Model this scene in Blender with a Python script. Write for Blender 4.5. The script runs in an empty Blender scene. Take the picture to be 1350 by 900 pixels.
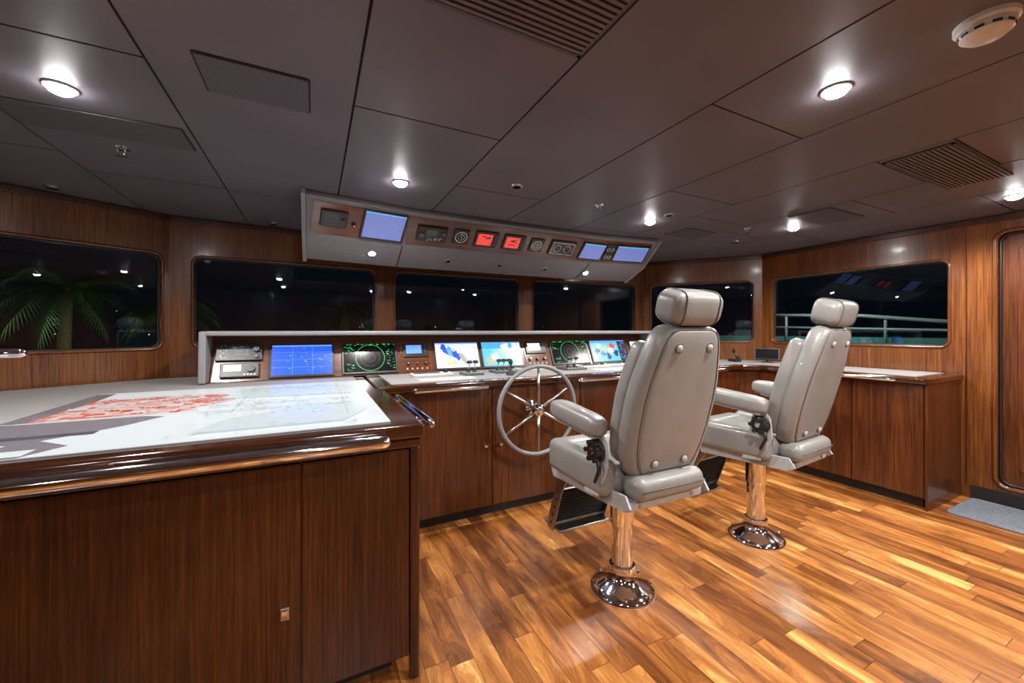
import bpy, bmesh, math, random
from mathutils import Vector, Matrix
random.seed(7)
scene = bpy.context.scene
COL = scene.collection
V = Vector

# ------------------------------------------------------------------ materials
def new_mat(name):
    m = bpy.data.materials.new(name); m.use_nodes = True
    nt = m.node_tree; b = nt.nodes['Principled BSDF']
    return m, nt, b
def simple(name, col, rough=0.5, metal=0.0, var=0.08, nscale=40, bump=0.0, coat=0.0, bscale=300):
    m, nt, b = new_mat(name)
    tc = nt.nodes.new('ShaderNodeTexCoord')
    n = nt.nodes.new('ShaderNodeTexNoise'); n.inputs['Scale'].default_value = nscale
    nt.links.new(tc.outputs['Object'], n.inputs['Vector'])
    r = nt.nodes.new('ShaderNodeValToRGB')
    r.color_ramp.elements[0].position = 0.3; r.color_ramp.elements[1].position = 0.7
    r.color_ramp.elements[0].color = [c*(1-var) for c in col]+[1]
    r.color_ramp.elements[1].color = [min(1, c*(1+var)) for c in col]+[1]
    nt.links.new(n.outputs['Fac'], r.inputs['Fac'])
    nt.links.new(r.outputs['Color'], b.inputs['Base Color'])
    b.inputs['Roughness'].default_value = rough
    b.inputs['Metallic'].default_value = metal
    b.inputs['Coat Weight'].default_value = coat
    if bump > 0:
        n2 = nt.nodes.new('ShaderNodeTexNoise'); n2.inputs['Scale'].default_value = bscale
        nt.links.new(tc.outputs['Object'], n2.inputs['Vector'])
        bp = nt.nodes.new('ShaderNodeBump'); bp.inputs['Strength'].default_value = bump
        bp.inputs['Distance'].default_value = 0.002
        nt.links.new(n2.outputs['Fac'], bp.inputs['Height'])
        nt.links.new(bp.outputs['Normal'], b.inputs['Normal'])
    return m
def emis(name, col, s=1.0):
    m, nt, b = new_mat(name)
    b.inputs['Base Color'].default_value = [c*0.3 for c in col]+[1]
    b.inputs['Roughness'].default_value = 0.25
    b.inputs['Emission Color'].default_value = list(col)+[1]
    b.inputs['Emission Strength'].default_value = s
    return m
def wood(name, c0, c1, c2, scale=(110, 110, 2.6), rough=0.28, coat=0.35):
    m, nt, b = new_mat(name)
    tc = nt.nodes.new('ShaderNodeTexCoord')
    mp = nt.nodes.new('ShaderNodeMapping'); mp.inputs['Scale'].default_value = scale
    nt.links.new(tc.outputs['Object'], mp.inputs['Vector'])
    n = nt.nodes.new('ShaderNodeTexNoise'); n.inputs['Scale'].default_value = 1.0
    n.inputs['Detail'].default_value = 7; n.inputs['Roughness'].default_value = 0.78
    n.inputs['Distortion'].default_value = 0.4
    nt.links.new(mp.outputs['Vector'], n.inputs['Vector'])
    mp2 = nt.nodes.new('ShaderNodeMapping'); mp2.inputs['Scale'].default_value = [s*0.06 if s > 10 else s*0.2 for s in scale]
    nt.links.new(tc.outputs['Object'], mp2.inputs['Vector'])
    n2 = nt.nodes.new('ShaderNodeTexNoise'); n2.inputs['Scale'].default_value = 1.0
    nt.links.new(mp2.outputs['Vector'], n2.inputs['Vector'])
    ad = nt.nodes.new('ShaderNodeMath'); ad.operation = 'MULTIPLY_ADD'
    ad.inputs[1].default_value = 0.22
    nt.links.new(n2.outputs['Fac'], ad.inputs[0])
    mu = nt.nodes.new('ShaderNodeMath'); mu.operation = 'MULTIPLY'; mu.inputs[1].default_value = 0.82
    nt.links.new(n.outputs['Fac'], mu.inputs[0]); nt.links.new(mu.outputs[0], ad.inputs[2])
    r = nt.nodes.new('ShaderNodeValToRGB')
    e = r.color_ramp.elements; e[0].position = 0.40; e[1].position = 0.64
    e[0].color = list(c0)+[1]; e[1].color = list(c2)+[1]
    k = e.new(0.52); k.color = list(c1)+[1]
    nt.links.new(ad.outputs[0], r.inputs['Fac'])
    nt.links.new(r.outputs['Color'], b.inputs['Base Color'])
    b.inputs['Roughness'].default_value = rough
    b.inputs['Coat Weight'].default_value = coat; b.inputs['Coat Roughness'].default_value = 0.12
    return m

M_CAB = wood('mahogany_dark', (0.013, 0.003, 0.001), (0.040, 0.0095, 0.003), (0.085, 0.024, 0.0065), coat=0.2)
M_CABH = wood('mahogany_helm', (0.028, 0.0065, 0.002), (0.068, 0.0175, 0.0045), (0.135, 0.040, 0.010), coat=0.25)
M_WALL = wood('mahogany_wall', (0.046, 0.012, 0.003), (0.125, 0.037, 0.0075), (0.225, 0.077, 0.017), coat=0.25)
M_TRIM = wood('mahogany_trim', (0.05, 0.014, 0.004), (0.12, 0.036, 0.009), (0.19, 0.062, 0.016), rough=0.2, coat=0.5)
M_TOPW = wood('mahogany_gloss', (0.016, 0.004, 0.0015), (0.036, 0.0095, 0.003), (0.065, 0.018, 0.006), scale=(2.5, 60, 60), rough=0.12, coat=0.8)
M_PANW = wood('mahogany_panel', (0.05, 0.013, 0.004), (0.10, 0.028, 0.008), (0.155, 0.050, 0.015), scale=(3, 60, 60), rough=0.25)
M_TOE = simple('toe_kick_black', (0.012, 0.009, 0.008), 0.5)
M_CHROME = simple('chrome', (0.88, 0.91, 0.96), 0.06, 1.0, 0.02)
M_STEEL = simple('brushed_steel', (0.5, 0.49, 0.48), 0.28, 1.0, 0.05)
M_LEATH = simple('grey_leather', (0.205, 0.20, 0.192), 0.34, 0, 0.07, 9, 0.35, 0.15, 210)
M_LEATH2 = simple('grey_leather_seam', (0.085, 0.082, 0.078), 0.5, 0, 0.05, 12)
M_PAINT = simple('light_grey_paint', (0.36, 0.365, 0.37), 0.35)
M_HOOD = simple('hood_grey', (0.185, 0.18, 0.19), 0.5, 0, 0.04, 20, 0.2)
M_OVER = simple('overhead_grey', (0.14, 0.133, 0.145), 0.5, 0, 0.04, 20, 0.2)
M_CREAM = simple('counter_leather', (0.26, 0.25, 0.25), 0.45, 0, 0.05, 18, 0.3)
M_CEIL = simple('ceiling_leatherette', (0.118, 0.104, 0.120), 0.48, 0, 0.12, 2.5, 0.2, 0.0, 400)
M_GROOVE = simple('ceiling_groove', (0.007, 0.006, 0.007), 0.8)
M_VENT = simple('vent_dark', (0.06, 0.054, 0.06), 0.5)
M_BLACK = simple('black_plastic', (0.012, 0.012, 0.013), 0.35)
M_BLACKG = simple('black_gloss', (0.006, 0.006, 0.008), 0.12)
M_GREYP = simple('grey_plastic', (0.08, 0.08, 0.085), 0.4)
M_WHITEP = simple('white_plastic', (0.56, 0.55, 0.53), 0.4)
M_RUBBER = simple('rubber_black', (0.02, 0.02, 0.02), 0.7)
M_MAT = simple('mat_grey', (0.15, 0.165, 0.20), 0.95, 0, 0.35, 120, 0.6, 0, 500)
M_PAPER = simple('paper_white', (0.6, 0.6, 0.58), 0.6)
M_LAMP = emis('lamp_emitter', (1.0, 0.98, 0.97), 160)
E_BLUE = emis('screen_blue', (0.02, 0.09, 0.85), 1.2)
E_BLUE2 = emis('screen_blue_light', (0.15, 0.35, 0.95), 1.0)
E_NAVY = emis('screen_navy', (0.01, 0.02, 0.07), 1.0)
E_GREEN = emis('screen_green', (0.05, 0.7, 0.15), 1.0)
E_CYAN = emis('screen_cyan', (0.08, 0.45, 0.70), 1.0)
E_WHITE = emis('screen_white', (0.75, 0.8, 0.85), 1.0)
E_SAND = emis('screen_sand', (0.45, 0.42, 0.3), 0.8)
E_RED = emis('screen_red', (0.80, 0.05, 0.035), 0.9)
E_LAV = emis('screen_lavender', (0.15, 0.19, 0.48), 0.85)
E_YEL = emis('screen_yellow', (0.85, 0.75, 0.3), 0.9)
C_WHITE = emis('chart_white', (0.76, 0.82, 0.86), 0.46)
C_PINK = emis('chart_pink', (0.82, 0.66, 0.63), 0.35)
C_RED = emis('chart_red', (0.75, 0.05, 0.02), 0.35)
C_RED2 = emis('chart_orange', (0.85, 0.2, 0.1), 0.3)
C_GREY = simple('chart_grey', (0.15, 0.14, 0.165), 0.2)
C_DK = simple('chart_dark', (0.07, 0.065, 0.085), 0.2)
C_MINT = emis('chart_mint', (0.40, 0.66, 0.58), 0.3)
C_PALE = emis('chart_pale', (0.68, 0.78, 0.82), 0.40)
C_LINE = simple('chart_line', (0.16, 0.21, 0.24), 0.3)

def glass_mat():
    m = bpy.data.materials.new('window_glass'); m.use_nodes = True
    nt = m.node_tree; nt.nodes.clear()
    out = nt.nodes.new('ShaderNodeOutputMaterial'); mix = nt.nodes.new('ShaderNodeMixShader')
    tr = nt.nodes.new('ShaderNodeBsdfTransparent'); gl = nt.nodes.new('ShaderNodeBsdfGlossy')
    tr.inputs['Color'].default_value = (0.7, 0.78, 0.78, 1)
    gl.inputs['Roughness'].default_value = 0.0; gl.inputs['Color'].default_value = (0.85, 0.93, 1, 1)
    fr = nt.nodes.new('ShaderNodeFresnel'); fr.inputs['IOR'].default_value = 1.5
    nt.links.new(fr.outputs[0], mix.inputs[0]); nt.links.new(tr.outputs[0], mix.inputs[1]); nt.links.new(gl.outputs[0], mix.inputs[2])
    nt.links.new(mix.outputs[0], out.inputs[0]); return m
M_GLASS = glass_mat()

def floor_mat():
    m, nt, b = new_mat('walnut_plank_floor')
    N = nt.nodes.new; L = nt.links.new
    tc = N('ShaderNodeTexCoord'); sx = N('ShaderNodeSeparateXYZ'); L(tc.outputs['Object'], sx.inputs[0])
    def math_(op, a, bb=None, c=None):
        n = N('ShaderNodeMath'); n.operation = op
        for i, v in enumerate((a, bb, c)):
            if v is None: continue
            if isinstance(v, (int, float)): n.inputs[i].default_value = v
            else: L(v, n.inputs[i])
        return n.outputs[0]
    xw = math_('DIVIDE', sx.outputs['X'], 0.092)
    row = math_('FLOOR', xw); fx = math_('FRACT', xw)
    wn = N('ShaderNodeTexWhiteNoise'); wn.noise_dimensions = '1D'; L(row, wn.inputs['W'])
    y2 = math_('MULTIPLY_ADD', wn.outputs['Value'], 9.3, math_('DIVIDE', sx.outputs['Y'], 0.75))
    col = math_('FLOOR', y2); fy = math_('FRACT', y2)
    cv = N('ShaderNodeCombineXYZ'); L(row, cv.inputs[0]); L(col, cv.inputs[1])
    w2 = N('ShaderNodeTexWhiteNoise'); w2.noise_dimensions = '2D'; L(cv.outputs[0], w2.inputs['Vector'])
    off = math_('MULTIPLY', w2.outputs['Value'], 40.0)
    gx = math_('ADD', math_('MULTIPLY', sx.outputs['X'], 10.0), off)
    gy = math_('MULTIPLY_ADD', sx.outputs['Y'], 2.0, off)
    gv = N('ShaderNodeCombineXYZ'); L(gx, gv.inputs[0]); L(gy, gv.inputs[1])
    n1 = N('ShaderNodeTexNoise'); n1.inputs['Scale'].default_value = 1.0; n1.inputs['Detail'].default_value = 3; n1.inputs['Distortion'].default_value = 1.4
    L(gv.outputs[0], n1.inputs['Vector'])
    rings = math_('FRACT', math_('MULTIPLY', n1.outputs['Fac'], 13.0))
    rings = math_('ABSOLUTE', math_('SUBTRACT', rings, 0.5))
    gx2 = math_('MULTIPLY', sx.outputs['X'], 190.0); gy2 = math_('MULTIPLY', sx.outputs['Y'], 6.0)
    gv2 = N('ShaderNodeCombineXYZ'); L(gx2, gv2.inputs[0]); L(gy2, gv2.inputs[1])
    n2 = N('ShaderNodeTexNoise'); n2.inputs['Scale'].default_value = 1.0; n2.inputs['Detail'].default_value = 5
    L(gv2.outputs[0], n2.inputs['Vector'])
    tone = math_('ADD', math_('MULTIPLY', w2.outputs['Value'], 0.66), math_('MULTIPLY', math_('SUBTRACT', n1.outputs['Fac'], 0.49), 1.6))
    tone = math_('ADD', tone, math_('MULTIPLY', rings, 0.34))
    r = N('ShaderNodeValToRGB'); e = r.color_ramp.elements
    e[0].position = 0.0; e[0].color = (0.11, 0.032, 0.007, 1)
    e[1].position = 1.0; e[1].color = (0.80, 0.43, 0.135, 1)
    k = e.new(0.26); k.color = (0.22, 0.072, 0.015, 1)
    k = e.new(0.52); k.color = (0.36, 0.130, 0.028, 1)
    k = e.new(0.80); k.color = (0.53, 0.22, 0.055, 1)
    L(tone, r.inputs['Fac'])
    fine = math_('MULTIPLY_ADD', n2.outputs['Fac'], 0.8, 0.6)
    sx1 = math_('MINIMUM', fx, math_('SUBTRACT', 1.0, fx))
    s1 = math_('GREATER_THAN', sx1, 0.015)
    sy1 = math_('MINIMUM', fy, math_('SUBTRACT', 1.0, fy))
    s2 = math_('GREATER_THAN', sy1, 0.002)
    seam = math_('MULTIPLY_ADD', math_('MULTIPLY', s1, s2), 0.7, 0.3)
    tot = math_('MULTIPLY', fine, seam)
    mx = N('ShaderNodeVectorMath'); mx.operation = 'SCALE'; L(r.outputs['Color'], mx.inputs[0]); L(tot, mx.inputs['Scale'])
    L(mx.outputs[0], b.inputs['Base Color'])
    b.inputs['Roughness'].default_value = 0.32
    b.inputs['Coat Weight'].default_value = 0.45; b.inputs['Coat Roughness'].default_value = 0.2
    bp = N('ShaderNodeBump'); bp.inputs['Strength'].default_value = 0.3; bp.inputs['Distance'].default_value = 0.002
    L(tot, bp.inputs['Height']); L(bp.outputs[0], b.inputs['Normal'])
    return m
M_FLOOR = floor_mat()

# ------------------------------------------------------------------ helpers
I4 = Matrix.Identity(4)
def root(name, loc=(0, 0, 0)):
    o = bpy.data.objects.new(name, None); o.location = loc; o.empty_display_size = 0.1
    COL.objects.link(o); return o
def fin(name, bm, mat, parent=None, smooth=False, bevel=0, segs=2, sub=0):
    me = bpy.data.meshes.new(name)
    bmesh.ops.recalc_face_normals(bm, faces=bm.faces)
    bm.to_mesh(me); bm.free()
    o = bpy.data.objects.new(name, me); COL.objects.link(o)
    if mat: me.materials.append(mat)
    if smooth:
        for p in me.polygons: p.use_smooth = True
    if bevel > 0:
        md = o.modifiers.new('bevel', 'BEVEL'); md.width = bevel; md.segments = segs; md.limit_method = 'ANGLE'
        md.angle_limit = math.radians(40)
        for p in me.polygons: p.use_smooth = True
        if not smooth:
            md.harden_normals = True
    if sub:
        md = o.modifiers.new('sub', 'SUBSURF'); md.levels = sub; md.render_levels = sub
    if parent: o.parent = parent
    return o
def box(name, x, y, z, mat, parent=None, bevel=0, segs=2, M=I4, smooth=False):
    bm = bmesh.new()
    vs = [bm.verts.new(M @ V((a, b, c))) for a in x for b in y for c in z]
    for f in ((0, 1, 3, 2), (4, 6, 7, 5), (0, 4, 5, 1), (2, 3, 7, 6), (0, 2, 6, 4), (1, 5, 7, 3)):
        bm.faces.new([vs[i] for i in f])
    return fin(name, bm, mat, parent, smooth, bevel, segs)
def prism(name, pts, z0, z1, mat, parent=None, bevel=0, M=I4, segs=2, smooth=False):
    bm = bmesh.new()
    lo = [bm.verts.new(M @ V((p[0], p[1], z0))) for p in pts]
    hi = [bm.verts.new(M @ V((p[0], p[1], z1))) for p in pts]
    n = len(pts)
    bm.faces.new(lo[::-1]); bm.faces.new(hi)
    for i in range(n):
        bm.faces.new([lo[i], lo[(i+1) % n], hi[(i+1) % n], hi[i]])
    return fin(name, bm, mat, parent, smooth, bevel, segs)
def axis_frame(p0, p1):
    p0, p1 = V(p0), V(p1); d = (p1-p0).normalized()
    a = V((0, 0, 1)) if abs(d.z) < 0.9 else V((1, 0, 0))
    u = d.cross(a).normalized(); v = d.cross(u)
    return p0, d, u, v
def tube(name, pts, r, mat, parent=None, n=14, closed=False, M=I4):
    pts = [M @ V(p) for p in pts]; k = len(pts)
    rs = r if isinstance(r, (list, tuple)) else [r]*k
    bm = bmesh.new(); rings = []; prev = None
    for i, p in enumerate(pts):
        if closed: t = (pts[(i+1) % k]-pts[i-1]).normalized()
        elif i == 0: t = (pts[1]-pts[0]).normalized()
        elif i == k-1: t = (pts[-1]-pts[-2]).normalized()
        else: t = ((pts[i+1]-pts[i]).normalized()+(pts[i]-pts[i-1]).normalized()).normalized()
        if prev is None:
            a = V((0, 0, 1)) if abs(t.z) < 0.9 else V((1, 0, 0)); u = t.cross(a).normalized()
        else:
            u = (prev-t*prev.dot(t)).normalized()
        prev = u; v = t.cross(u)
        rings.append([bm.verts.new(p+(u*math.cos(2*math.pi*j/n)+v*math.sin(2*math.pi*j/n))*rs[i]) for j in range(n)])
    m = k if closed else k-1
    for i in range(m):
        a, b2 = rings[i], rings[(i+1) % k]
        for j in range(n):
            bm.faces.new([a[j], a[(j+1) % n], b2[(j+1) % n], b2[j]])
    if not closed:
        bm.faces.new(rings[0][::-1]); bm.faces.new(rings[-1])
    o = fin(name, bm, mat, parent)
    for p in o.data.polygons: p.use_smooth = len(p.vertices) == 4
    return o
def lathe(name, prof, p0, axis, mat, parent=None, n=36, M=I4, flat=False):
    p0 = V(p0); d = V(axis).normalized()
    _, d, u, v = axis_frame(p0, p0+d)
    bm = bmesh.new(); rings = []
    for r, h in prof:
        r = max(r, 1e-4)
        rings.append([bm.verts.new(M @ (p0+d*h+(u*math.cos(2*math.pi*j/n)+v*math.sin(2*math.pi*j/n))*r)) for j in range(n)])
    for a, b2 in zip(rings, rings[1:]):
        for j in range(n):
            bm.faces.new([a[j], a[(j+1) % n], b2[(j+1) % n], b2[j]])
    bm.faces.new(rings[0][::-1]); bm.faces.new(rings[-1])
    o = fin(name, bm, mat, parent)
    for p in o.data.polygons: p.use_smooth = (len(p.vertices) == 4 and not flat)
    if not flat:
        md = o.modifiers.new('es', 'EDGE_SPLIT'); md.split_angle = math.radians(40)
    return o
def superell(name, c, a, b_, cc, e1, e2, mat, parent, M=I4, nu=40, nv=24, taper=0.0):
    def sp(v, e): return math.copysign(abs(v)**e, v)
    bm = bmesh.new(); rows = []
    for j in range(1, nv):
        ph = -math.pi/2+math.pi*j/nv
        row = []
        for i in range(nu):
            th = 2*math.pi*i/nu
            yy = cc*sp(math.sin(ph), e1)
            k = 1+taper*yy/cc
            row.append(bm.verts.new(M @ (V(c)+V((a*k*sp(math.cos(ph), e1)*sp(math.cos(th), e2), yy, b_*sp(math.cos(ph), e1)*sp(math.sin(th), e2))))))
        rows.append(row)
    for r1, r2 in zip(rows, rows[1:]):
        for i in range(nu): bm.faces.new([r1[i], r1[(i+1) % nu], r2[(i+1) % nu], r2[i]])
    bm.faces.new(rows[0][::-1]); bm.faces.new(rows[-1])
    return fin(name, bm, mat, parent, True)
def rrect(x0, x1, y0, y1, r, n=6):
    pts = []
    for cx, cy, a0 in ((x1-r, y1-r, 0), (x0+r, y1-r, 90), (x0+r, y0+r, 180), (x1-r, y0+r, 270)):
        for i in range(n+1):
            a = math.radians(a0+90*i/n); pts.append((cx+r*math.cos(a), cy+r*math.sin(a)))
    return pts
def panel_holes(name, outer, holes, e, mat, parent, M, zoff):
    cu = bpy.data.curves.new(name, 'CURVE'); cu.dimensions = '2D'; cu.fill_mode = 'BOTH'; cu.extrude = e
    for loop in [outer]+holes:
        sp = cu.splines.new('POLY'); sp.points.add(len(loop)-1)
        for i, p in enumerate(loop): sp.points[i].co = (p[0], p[1], 0, 1)
        sp.use_cyclic_u = True
    tmp = bpy.data.objects.new(name+'_tmp', cu); COL.objects.link(tmp)
    dg = bpy.context.evaluated_depsgraph_get(); dg.update()
    me = bpy.data.meshes.new_from_object(tmp.evaluated_get(dg))
    bpy.data.objects.remove(tmp)
    me.transform(M @ Matrix.Translation((0, 0, zoff)))
    me.materials.clear(); me.materials.append(mat)
    for p in me.polygons: p.use_smooth = False
    o = bpy.data.objects.new(name, me); COL.objects.link(o)
    if parent: o.parent = parent
    return o
def frame(o, x, y):
    x = V(x).normalized(); y = V(y).normalized(); z = x.cross(y).normalized()
    m = Matrix.Identity(4)
    for i in range(3):
        m[i][0] = x[i]; m[i][1] = y[i]; m[i][2] = z[i]; m[i][3] = o[i]
    return m

CEIL = 2.11
# ------------------------------------------------------------------ room shell
box('floor', (-3.42, 4.6), (-2.3, 3.98), (-0.05, 0), M_FLOOR)

P = [(-3.3, -2.2), (-3.3, 1.6), (-2.2, 2.95), (-0.95, 3.70), (0.58, 3.83), (2.07, 3.84), (3.68, 3.68), (4.45, 2.68), (4.45, -2.2)]
wall_left = root('wall_left'); wall_front = root('wall_front'); wall_right = root('wall_right'); wall_back = root('wall_back')
WZ0, WZ1 = 1.14, 1.82
win_id = [0]
def seg(name, A, B, parent, wins=(), door=None):
    A = V((A[0], A[1], 0)); B = V((B[0], B[1], 0)); L = (B-A).length
    M = frame(A, B-A, (0, 0, 1))
    holes = [rrect(a, b2, WZ0, WZ1, 0.055)[::-1] for a, b2 in wins]
    if door: holes.append(rrect(*door, 0.07)[::-1])
    panel_holes(name, [(0, 0), (L, 0), (L, CEIL), (0, CEIL)], holes, 0.035, M_WALL, parent, M, -0.035)
    box('skirting_'+name, (0.01, L-0.01), (0, 0.09), (0, 0.008), M_TOE, parent, M=M) if not door else None
    box('cornice_'+name, (0.004, L-0.004), (CEIL-0.05, CEIL-0.004), (0, 0.02), M_CAB, parent, M=M, bevel=0.006)
    for a, b2 in wins:
        win_id[0] += 1
        w = root('window_%d' % win_id[0])
        lob = rrect(a-0.006, b2+0.006, WZ0-0.006, WZ1+0.006, 0.06)
        tube('frame', [(p[0], p[1], 0.000) for p in lob], 0.011, M_TRIM, w, n=8, closed=True, M=M)
        lo2 = rrect(a+0.002, b2-0.002, WZ0+0.002, WZ1-0.002, 0.055)
        tube('gasket', [(p[0], p[1], -0.048) for p in lo2], 0.009, M_BLACK, w, n=8, closed=True, M=M)
        prism('pane', lo2, -0.056, -0.052, M_GLASS, w, M=M)
    return M, L
def seglen(i): return (V(P[i+1])-V(P[i])).length
seg('panel_port_aft', P[0], P[1], wall_left, [(2.3, 3.6)])
seg('panel_port', P[1], P[2], wall_left, [(0.12, 1.62)])
L = seglen(2); seg('panel_bow_1', P[2], P[3], wall_front, [(0.08, 0.969*L)])
L = seglen(3); seg('panel_bow_2', P[3], P[4], wall_front, [(0.0896*L, 0.945*L)])
L = seglen(4); seg('panel_bow_3', P[4], P[5], wall_front, [(0.0667*L, 0.949*L)])
L = seglen(5); seg('panel_bow_4', P[5], P[6], wall_front, [(0.068*L, 0.925*L)])
L = seglen(6); seg('panel_bow_5', P[6], P[7], wall_front, [(0.068*L, 0.933*L)])
MR, LR = seg('panel_starboard', P[7], P[8], wall_right, [(0.108, 1.442)], door=(1.68, 2.50, 0.13, 1.985))
seg('panel_aft', P[8], P[0], wall_back)
box('baseboard_right', (4.44, 4.45), (-2.15, 1.12), (0, 0.10), M_TOE, None)
box('seam_bead', (1.535, 1.541), (0.10, CEIL-0.05), (0, 0.004), M_CAB, wall_right, M=MR)

# door starboard
door = root('door_1')
lo = rrect(1.68, 2.50, 0.13, 1.985, 0.07)
tube('frame_outer', [(p[0], p[1], 0.002) for p in lo], 0.016, M_TRIM, door, n=10, closed=True, M=MR)
lo2 = rrect(1.70, 2.48, 0.15, 1.965, 0.06)
tube('gasket', [(p[0], p[1], -0.03) for p in lo2], 0.010, M_BLACK, door, n=8, closed=True, M=MR)
prism('leaf', rrect(1.683, 2.497, 0.133, 1.982, 0.068), -0.065, -0.04, M_CABH, door, M=MR)
prism('leaf_panel', rrect(1.78, 2.40, 0.25, 1.88, 0.04), -0.04, -0.03, M_CABH, door, M=MR, bevel=0.006)
tube('handle', [(2.40, 1.0, -0.03), (2.40, 1.0, 0.03), (2.28, 1.0, 0.03)], 0.011, M_CHROME, door, M=MR)

# ceiling with panel joints
ceil = root('ceiling')
box('backing', (-3.42, 4.6), (-2.3, 3.98), (CEIL+0.012, CEIL+0.04), M_GROOVE, ceil)
xs = [-3.42, -2.87, -2.27, -1.67, -1.07, -0.47, 0.13, 0.735, 1.32, 1.915, 2.51, 3.11, 3.71, 4.6]
cuts = {3: [-0.6, 1.2, 2.6], 4: [-0.2, 1.595, 2.85], 5: [0.3, 2.88], 6: [-0.2, 1.585], 7: [0.3, 2.2], 8: [-0.8, 0.98], 9: [0.3, 1.7, 2.6], 10: [-0.6, 0.68, 0.95, 2.0], 11: [0.2, 1.3, 2.2], 12: [-0.5, 0.9, 2.0]}
bm = bmesh.new(); g = 0.0042
for c in range(len(xs)-1):
    ys = [-2.3]+cuts.get(c, [0.5])+[3.98]
    for a, b2 in zip(ys, ys[1:]):
        r_ = bmesh.ops.create_cube(bm, size=1.0)
        for v in r_['verts']:
            v.co = V((xs[c]+g if v.co.x < 0 else xs[c+1]-g, a+g if v.co.y < 0 else b2-g, CEIL if v.co.z < 0 else CEIL+0.012))
fin('panels', bm, M_CEIL, ceil)

def grille(x0, x1, y0, y1, n, along='X'):
    o = root('ceiling_vent')
    z = CEIL
    box('plate', (x0, x1), (y0, y1), (z-0.004, z), M_GROOVE, o)
    box('rim_a', (x0, x1), (y0, y0+0.012), (z-0.008, z-0.004), M_VENT, o); box('rim_b', (x0, x1), (y1-0.012, y1), (z-0.008, z-0.004), M_VENT, o)
    box('rim_c', (x0, x0+0.012), (y0, y1), (z-0.008, z-0.004), M_VENT, o); box('rim_d', (x1-0.012, x1), (y0, y1), (z-0.008, z-0.004), M_VENT, o)
    bm = bmesh.new()
    for i in range(n):
        yy = y0+0.012+(y1-y0-0.024)*(i+0.5)/n; h = (y1-y0-0.024)/n*0.27
        r_ = bmesh.ops.create_cube(bm, size=1.0)
        for v in r_['verts']:
            v.co = V((x0+0.01 if v.co.x < 0 else x1-0.01, yy+(h if v.co.y > 0 else -h), z-0.009 if v.co.z < 0 else z-0.003))
    fin('slats', bm, M_CEIL, o)
def perf_mat():
    m, nt, b = new_mat('perforated_plate')
    N = nt.nodes.new; L = nt.links.new
    tc = N('ShaderNodeTexCoord'); s = N('ShaderNodeSeparateXYZ'); L(tc.outputs['Object'], s.inputs[0])
    outs = []
    for ax in ('X', 'Y'):
        mm = N('ShaderNodeMath'); mm.operation = 'MULTIPLY'; mm.inputs[1].default_value = 2*math.pi/0.008; L(s.outputs[ax], mm.inputs[0])
        sn = N('ShaderNodeMath'); sn.operation = 'SINE'; L(mm.outputs[0], sn.inputs[0]); outs.append(sn.outputs[0])
    ad = N('ShaderNodeMath'); ad.operation = 'ADD'; L(outs[0], ad.inputs[0]); L(outs[1], ad.inputs[1])
    r = N('ShaderNodeValToRGB'); r.color_ramp.elements[0].position = 0.4; r.color_ramp.elements[1].position = 0.7
    r.color_ramp.elements[0].color = (0.10, 0.09, 0.10, 1); r.color_ramp.elements[1].color = (0.02, 0.018, 0.02, 1)
    L(ad.outputs[0], r.inputs['Fac']); L(r.outputs['Color'], b.inputs['Base Color'])
    b.inputs['Roughness'].default_value = 0.5; return m
M_PERF = perf_mat()
grille(0.15, 0.725, 0.70, 0.99, 14)
grille(2.55, 3.35, 0.69, 0.94, 13)
for (a, b2, c, d) in ((-0.33, -0.02, 1.49, 1.71), (-1.05, -0.5, 2.09, 2.31), (3.15, 3.62, 1.44, 1.70), (2.75, 3.08, 2.25, 2.5)):
    o = root('ceiling_speaker_grille')
    prism('plate', rrect(a, b2, c, d, 0.01), CEIL-0.007, CEIL, M_PERF, o, bevel=0.002)
    prism('rim', rrect(a-0.006, b2+0.006, c-0.006, d+0.006, 0.012), CEIL-0.003, CEIL, M_GROOVE, o)

def downlight(x, y, power=72, on=True, r=0.044):
    o = root('recessed_downlight', (x, y, CEIL))
    if on:
        lathe('trim', [(r*1.02, 0.0), (r*1.0, -0.005), (r*0.9, -0.007), (r*0.86, -0.004)], (0, 0, 0), (0, 0, 1), M_PAINT, o)
        lathe('lens', [(r*0.84, -0.003), (r*0.80, -0.009), (r*0.66, -0.018), (r*0.38, -0.024), (0.0, -0.026)], (0, 0, 0), (0, 0, 1), M_LAMP, o)
        ld = bpy.data.lights.new('lamp', 'SPOT'); ld.energy = power; ld.spot_size = math.radians(165); ld.spot_blend = 0.6
        ld.shadow_soft_size = 0.03; ld.color = (1.0, 0.95, 0.90)
        lo_ = bpy.data.objects.new('lamp', ld); lo_.location = (0, 0, -0.06); COL.objects.link(lo_); lo_.parent = o
    else:
        lathe('trim', [(r*0.72, 0.0), (r*0.72, -0.006), (r*0.85, -0.011), (r, -0.008), (r*1.05, 0.0)][::-1], (0, 0, 0), (0, 0, 1), M_STEEL, o)
        lathe('lens', [(r*0.7, -0.0065), (r*0.7, -0.0125)], (0, 0, 0), (0, 0, 1), M_BLACKG, o)
for p in ((-0.786, 1.918, 66), (0.435, 2.286, 78), (1.627, 0.726, 92), (2.32, 2.25, 80), (3.51, 1.86, 82), (3.91, 0.80, 84), (0.1, 0.2, 26), (-1.7, 1.0, 40), (-1.5, -0.9, 22), (0.3, -1.1, 40), (1.9, -0.9, 74), (3.4, -0.8, 74), (2.75, 0.15, 84)):  # last entries are out of view, added to light the room and floor
    downlight(*p)
for p in ((1.05, 2.04), (2.30, 2.05), (3.56, 2.39), (-0.29, 3.62), (-1.38, 3.28)):
    downlight(p[0], p[1], 0, False, 0.034)
sd = root('smoke_detector', (1.633, 0.383, CEIL))
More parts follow.
